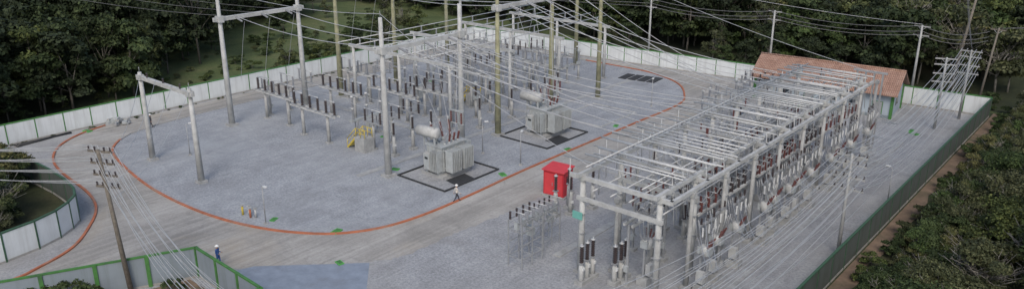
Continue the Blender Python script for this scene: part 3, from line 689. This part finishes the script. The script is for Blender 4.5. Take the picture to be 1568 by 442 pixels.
# ---------------------------------------------------------------- people
def person(name,loc,rz,shirt,trou,stride=.28,armf=.22,hold=False):
    V=[];E=[];Rr=[]
    def v(p,r,par=None):
        V.append(p);Rr.append(r); i=len(V)-1
        if par is not None:E.append((par,i))
        return i
    pel=v((0,0,.96),.135); sp=v((0,.0,1.12),.125,pel); ch=v((0,-.01,1.32),.15,sp); nk=v((0,.0,1.49),.06,ch); h0=v((0,.02,1.57),.07,nk); h1=v((0,.025,1.66),.095,h0); h2=v((0,.02,1.73),.08,h1)
    for s,ph in((-1,1),(1,-1)):
        hip=v((s*.1,0,.9),.1,pel); kn=v((s*.11,ph*stride*.55+.05,.5),.065,hip); an=v((s*.11,ph*stride-(.08 if ph<0 else 0),.1 if ph>0 else .14),.045,kn); hl=v((s*.115,ph*stride+.06-(.08 if ph<0 else 0),.05),.045,an); v((s*.12,ph*stride+.19-(.08 if ph<0 else 0),.04),.035,hl)
        sh=v((s*.19,0,1.41),.07,ch); el=v((s*.24,-ph*armf*.4-.02,1.14),.045,sh)
        wr=v((s*.25,-ph*armf+.08,.91),.032,el) if not hold else v((s*.2,.24,1.1),.032,el)
        w=V[wr]; dy,dz=(.02,-.07) if not hold else (.07,.01)
        pm=v((w[0],w[1]+dy,w[2]+dz),.032,wr)
        for q in range(4):
            f=v((w[0]-s*.004,w[1]+dy*1.2+(q-1.5)*.018,w[2]+dz*1.6),.010,pm); v((V[f][0]-s*.012,V[f][1]+dy*.4,V[f][2]+dz*(.55+.12*(q in(1,2)))),.008,f)
        tmb=v((w[0]-s*.02,w[1]+dy+.03,w[2]+dz*1.1),.011,pm); v((V[tmb][0]-s*.012,V[tmb][1]+.01,V[tmb][2]+dz*.4),.009,tmb)
    me=bpy.data.meshes.new('body'); me.from_pydata(V,E,[]); o=bpy.data.objects.new('tmp',me); COL.objects.link(o)
    md=o.modifiers.new('s','SKIN'); ly=me.skin_vertices[0] if me.skin_vertices else None
    if ly is None:
        bpy.context.view_layer.objects.active=o; bpy.ops.mesh.customdata_skin_add(); ly=me.skin_vertices[0]
    for i,r in enumerate(Rr): ly.data[i].radius=(r,r)
    ly.data[0].use_root=True
    o.modifiers.new('u','SUBSURF').levels=2
    bpy.context.view_layer.update()
    ev=o.evaluated_get(bpy.context.evaluated_depsgraph_get()); m2=bpy.data.meshes.new_from_object(ev)
    mb=MB()
    vs=[tuple(x.co) for x in m2.vertices]; mb.v=list(vs)
    for p in m2.polygons:
        c=p.center; a=abs(c.x)
        if c.z>1.5: k='skin'
        elif hold and c.y>.2 and 1.0<c.z<1.2: k='skin'
        elif a>.185 and .7<c.z<.93: k='skin'
        elif c.z<.13: k='boot'
        elif c.z>.98 or (a>.185 and c.z>.7): k=shirt
        else: k=trou
        mb.f.append(tuple(p.vertices)); mb.m.append(mb.mi(k)); mb.sm.append(True)
    bpy.data.objects.remove(o)
    mb.lathe((0,.02,1.69),(0,0,1),[(0,.17),(.012,.17),(.014,.135),(.06,.128),(.1,.1),(.13,.05),(.14,.01)],'helmet',14)
    mb.lathe((0,.1,1.645),(0,1,-.1),[(0,.022),(.035,.012)],'skin',6)
    for s in(-1,1): mb.box((s*.035,.115,1.675),(.022,.012,.012),'dark'); mb.box((s*.098,.02,1.65),(.02,.04,.055),'skin')
    mb.box((0,.112,1.605),(.045,.012,.01),'insr'); mb.box((0,-.07,1.62),(.12,.05,.09),'boot')
    return place(name,mb,(*loc,0.0),rz)
person('walking_worker',(-49.3,49.8),math.radians(-25),'shirtw','trouser',.30,.26)
person('walking_worker',(-93.9,42),math.radians(160),'trouser','trouser',.12,.1)
person('standing_worker',(-54.9,28.2),math.radians(-60),'blue','blue',.06,.05,True)

# ---------------------------------------------------------------- trees
def tree_mesh(name,seed,h,cr,nleaf,leaf,mat,nc=18,trunk=.16,zc=.58,zr=.42,bare=0,bk='bark'):
    r=np.random.RandomState(seed); rr=random.Random(seed); mb=MB()
    top=Vector((rr.uniform(-.4,.4),rr.uniform(-.4,.4),h*.62)); mb.cyl((0,0,-.2),tuple(top*.5),trunk,bk,trunk*.75,7); mb.cyl(tuple(top*.5),tuple(top),trunk*.75,bk,trunk*.3,6)
    cs=[]
    for k in range(nc):
        a=rr.uniform(0,6.28); q=math.sqrt(rr.random()); z=rr.uniform(-.8,1)
        w=math.sqrt(max(.08,1-z*z*.85))
        cs.append((math.cos(a)*q*w*cr,math.sin(a)*q*w*cr,h*zc+z*h*zr,rr.uniform(.24,.44)*cr))
    for k,c in enumerate(cs):
        if k<9+bare: 
            st=top*rr.uniform(.35,.95); e_=Vector(c[:3])*(1.0); mid=st.lerp(e_,.5)+Vector((0,0,.2))
            mb.cyl(tuple(st),tuple(mid),trunk*.4,bk,trunk*.25,5); mb.cyl(tuple(mid),tuple(e_),trunk*.25,bk,trunk*.08,5)
    for k in range(bare*3):
        a=rr.uniform(0,6.28); st=top*rr.uniform(.6,1); e_=st+Vector((math.cos(a)*cr*rr.uniform(.5,1.1),math.sin(a)*cr*rr.uniform(.5,1.1),h*rr.uniform(.1,.42)))
        mb.cyl(tuple(st),tuple(e_),trunk*.26,bk,.018,4)
        for _ in range(3):
            m_=st.lerp(e_,rr.uniform(.4,.9)); mb.cyl(tuple(m_),tuple(m_+Vector((rr.uniform(-.8,.8),rr.uniform(-.8,.8),rr.uniform(.2,.8)))),.026,bk,.01,3)
    C=np.array(cs); idx=r.randint(0,nc,nleaf)
    d=r.normal(size=(nleaf,3)); d/=np.linalg.norm(d,axis=1)[:,None]; d[:,2]=np.where(d[:,2]<-.2,-d[:,2]*.6,d[:,2])
    rad=C[idx,3]*(.5+.6*r.rand(nleaf))
    P=C[idx,:3]+d*rad[:,None]*np.array([1,1,.75])
    nrm=d*.8+r.normal(size=(nleaf,3))*.55+np.array([0,0,.35]); nrm/=np.linalg.norm(nrm,axis=1)[:,None]
    t=np.cross(nrm,r.normal(size=(nleaf,3))); t/=np.linalg.norm(t,axis=1)[:,None]; b_=np.cross(nrm,t)
    s=leaf*(.5+.9*r.rand(nleaf))[:,None]
    base=len(mb.v)
    q=np.stack([P-t*s,P-b_*s*.6,P+t*s,P+b_*s*.6],1).reshape(-1,3)
    mb.v+=[tuple(x) for x in q.tolist()]; k=mb.mi(mat)
    for i in range(nleaf):
        j=base+i*4; mb.f.append((j,j+1,j+2,j+3)); mb.m.append(k); mb.sm.append(False)
    return mb.mesh(name)
far=[tree_mesh('forest_tree',s,h,cr,3600,.28,'leafA',n) for s,h,cr,n in((1,11,3.9,24),(2,9,3.5,20),(3,13,4.2,28),(4,8,3.8,20),(5,10,3.2,19))]
mid=[tree_mesh('green_tree',s,h,cr,3600,.25,'leafB',n) for s,h,cr,n in((11,9,3.6,22),(12,7,3.3,18),(13,11,3.6,24))]
dry=[tree_mesh('dry_tree',s,h,cr,2600,.25,'leafC',n,.15,.58,.4,6,'barkL') for s,h,cr,n in((21,10,3.5,20),(22,8,3.2,18),(23,12,3.4,20))]
near=[tree_mesh('woodland_tree',s,h,cr,7500,.12,m_,n,.1,.52,.44,b_,'barkL') for s,h,cr,n,m_,b_ in((31,5,2.2,20,'leafB',2),(32,6,2.4,22,'leafC',8),(33,4,2.0,16,'leafC',2),(34,5.5,2.3,22,'leafB',5))]
big_=[tree_mesh('thicket_tree',s,h,cr,12000,.135,m_,n,.15,.6,.38,b_,'barkL') for s,h,cr,n,m_,b_ in((51,7,3.6,34,'leafB',3),(52,7.5,3.8,36,'leafC',8),(53,6.5,3.3,16,'leafC',14),(54,7,3.4,30,'leafC',4),(55,7,3.6,6,'leafC',24))]
bush=[tree_mesh('bush',s,1.6,1.1,1400,.10,m_,9,.04,.45,.35) for s,m_ in((41,'leafB'),(42,'leafC'),(43,'leafB'))]
F=empty('forest')
def inside(x,y):
    return -102.5<x<-13 and 0<y<106.5+(x+100)*.09+3.5 and not(x<-71.5 and y<23)
cnt=0
st=4.3; x=-320
while x<90:
    y=-20
    while y<330:
        px=x+R.uniform(-2,2); py=y+R.uniform(-2,2); y+=st
        f_=-px*.648+py*.762; c_=px*.762+py*.648
        if f_<25 or f_>290 or abs(c_)/f_>.86: continue
        if inside(px,py): continue
        if px<-70 and py<24 and px>-104 : continue
        if px>-16 and f_<135: continue
        if px>-104.5 and px<-100 : continue
        clear=(-142<px<-103 and 52<py<112 and (px+103)*-.9< (py-48)) or (py>106 and py<122 and px<-15)
        if clear and R.random()<(.80 if px<-100 else .6): continue
        big=px<-104 and py<95
        u_=R.random()
        if big and not clear: me=R.choice(far) if u_<.88 else R.choice(mid)
        elif c_>55: me=R.choice(dry+far[:2]+mid[:1])
        else: me=R.choice(mid+far[:3]+dry[:1])
        s=R.uniform(.65,1.25)*(.5 if clear else 1)
        place('tree',me,(px,py,terr(px,py)),R.uniform(0,6.28),(s,s,s*R.uniform(.8,1.2)),F); cnt+=1
    x+=st
F2=empty('thicket')
for k in range(330):
    px=R.uniform(-12.6,-8.5); py=R.uniform(30,118)
    me=R.choice(near); place('tree',me,(px,py,-.05),R.uniform(0,6.28),R.uniform(.3,.75),F2)
pl=[]
for k in range(1500):
    px=R.uniform(-9.5,30); py=R.uniform(26,150)
    f_=-px*.648+py*.762; c_=px*.762+py*.648
    if f_<18 or c_/f_>.95: continue
    if any((px-a)**2+(py-b_)**2<3.0**2 for a,b_ in pl): continue
    pl.append((px,py)); lim=.62+min(1,(px+9.5)/8)*.4
    place('tree',R.choice(big_),(px,py,-.05),R.uniform(0,6.28),lim*R.uniform(.75,1.25)*(1.0 if py<110 else 1.25),F2)
for k in range(380):
    px=R.uniform(-15.2,-8); py=R.uniform(30,118); 
    if px<-14.2 and R.random()<.6: continue
    place('shrub',R.choice(bush),(px,py,-.05),R.uniform(0,6.28),R.uniform(.35,1.05),F2)
F3=empty('hollow_thicket')
for k in range(230):
    px=R.uniform(-112,-72.5); py=R.uniform(-8,23.2)
    if px>-76 and py>19.5: continue
    place('tree',R.choice(near[:2]+near[3:4]),(px,py,-.5),R.uniform(0,6.28),R.uniform(.6,.95) if px<-75.5 else .5,F3)
for x,y,s in((-57.2,18.5,1.4),(-55.8,16.2,1.2),(-58.2,16,1.3),(-53.5,23.8,.7),(-60,19,.6)): place('bush',bush[0],(x,y,0),x,s)
F4=empty('grass_weeds')
for k in range(360):
    u_=R.random()
    if u_<.5: px=R.uniform(-130,-100.8); py=R.uniform(30,112)
    elif u_<.82: px=R.uniform(-100,-17); py=106.5+(px+100)*.09+R.uniform(1,9)
    elif u_<.92: px=-99.7+R.uniform(0,.4); py=R.uniform(28,104)
    else: px=-17.0+R.uniform(-.5,.3); py=R.uniform(45,112)
    place('weed',R.choice(bush),(px,py,-.1),R.uniform(0,6.28),R.uniform(.3,1.1) if u_<.82 else R.uniform(.12,.3),F4)

# ---------------------------------------------------------------- light, sky, camera
w=bpy.data.worlds.new('World'); sc.world=w; w.use_nodes=True; nt=w.node_tree
sky=nt.nodes.new('ShaderNodeTexSky'); sky.sky_type='NISHITA'; sky.sun_disc=False
sky.sun_elevation=math.radians(45); sky.sun_rotation=math.radians(143); sky.air_density=1.1; sky.dust_density=3
bg=nt.nodes['Background']; nt.links.new(sky.outputs[0],bg.inputs[0]); bg.inputs[1].default_value=.15
sl=bpy.data.lights.new('sun','SUN'); sl.energy=1.25; sl.angle=math.radians(20); sl.color=(1,.955,.89)
so=bpy.data.objects.new('sun',sl); COL.objects.link(so)
el=math.radians(45); az=math.radians(143); dv=Vector((math.sin(az)*math.cos(el),math.cos(az)*math.cos(el),math.sin(el)))
so.rotation_euler=dv.to_track_quat('Z','Y').to_euler(); so.location=(0,0,80)
cam=bpy.data.cameras.new('camera'); co=bpy.data.objects.new('camera',cam); COL.objects.link(co)
co.location=(0,0,30); co.rotation_euler=(math.radians(90-19.1),0,math.radians(40.38)); cam.lens=27.87; cam.sensor_width=36; cam.clip_end=5000; cam.clip_start=.5
sc.camera=co
sc.view_settings.view_transform='Standard'; sc.view_settings.look='None'; sc.view_settings.exposure=0
print('trees',cnt)
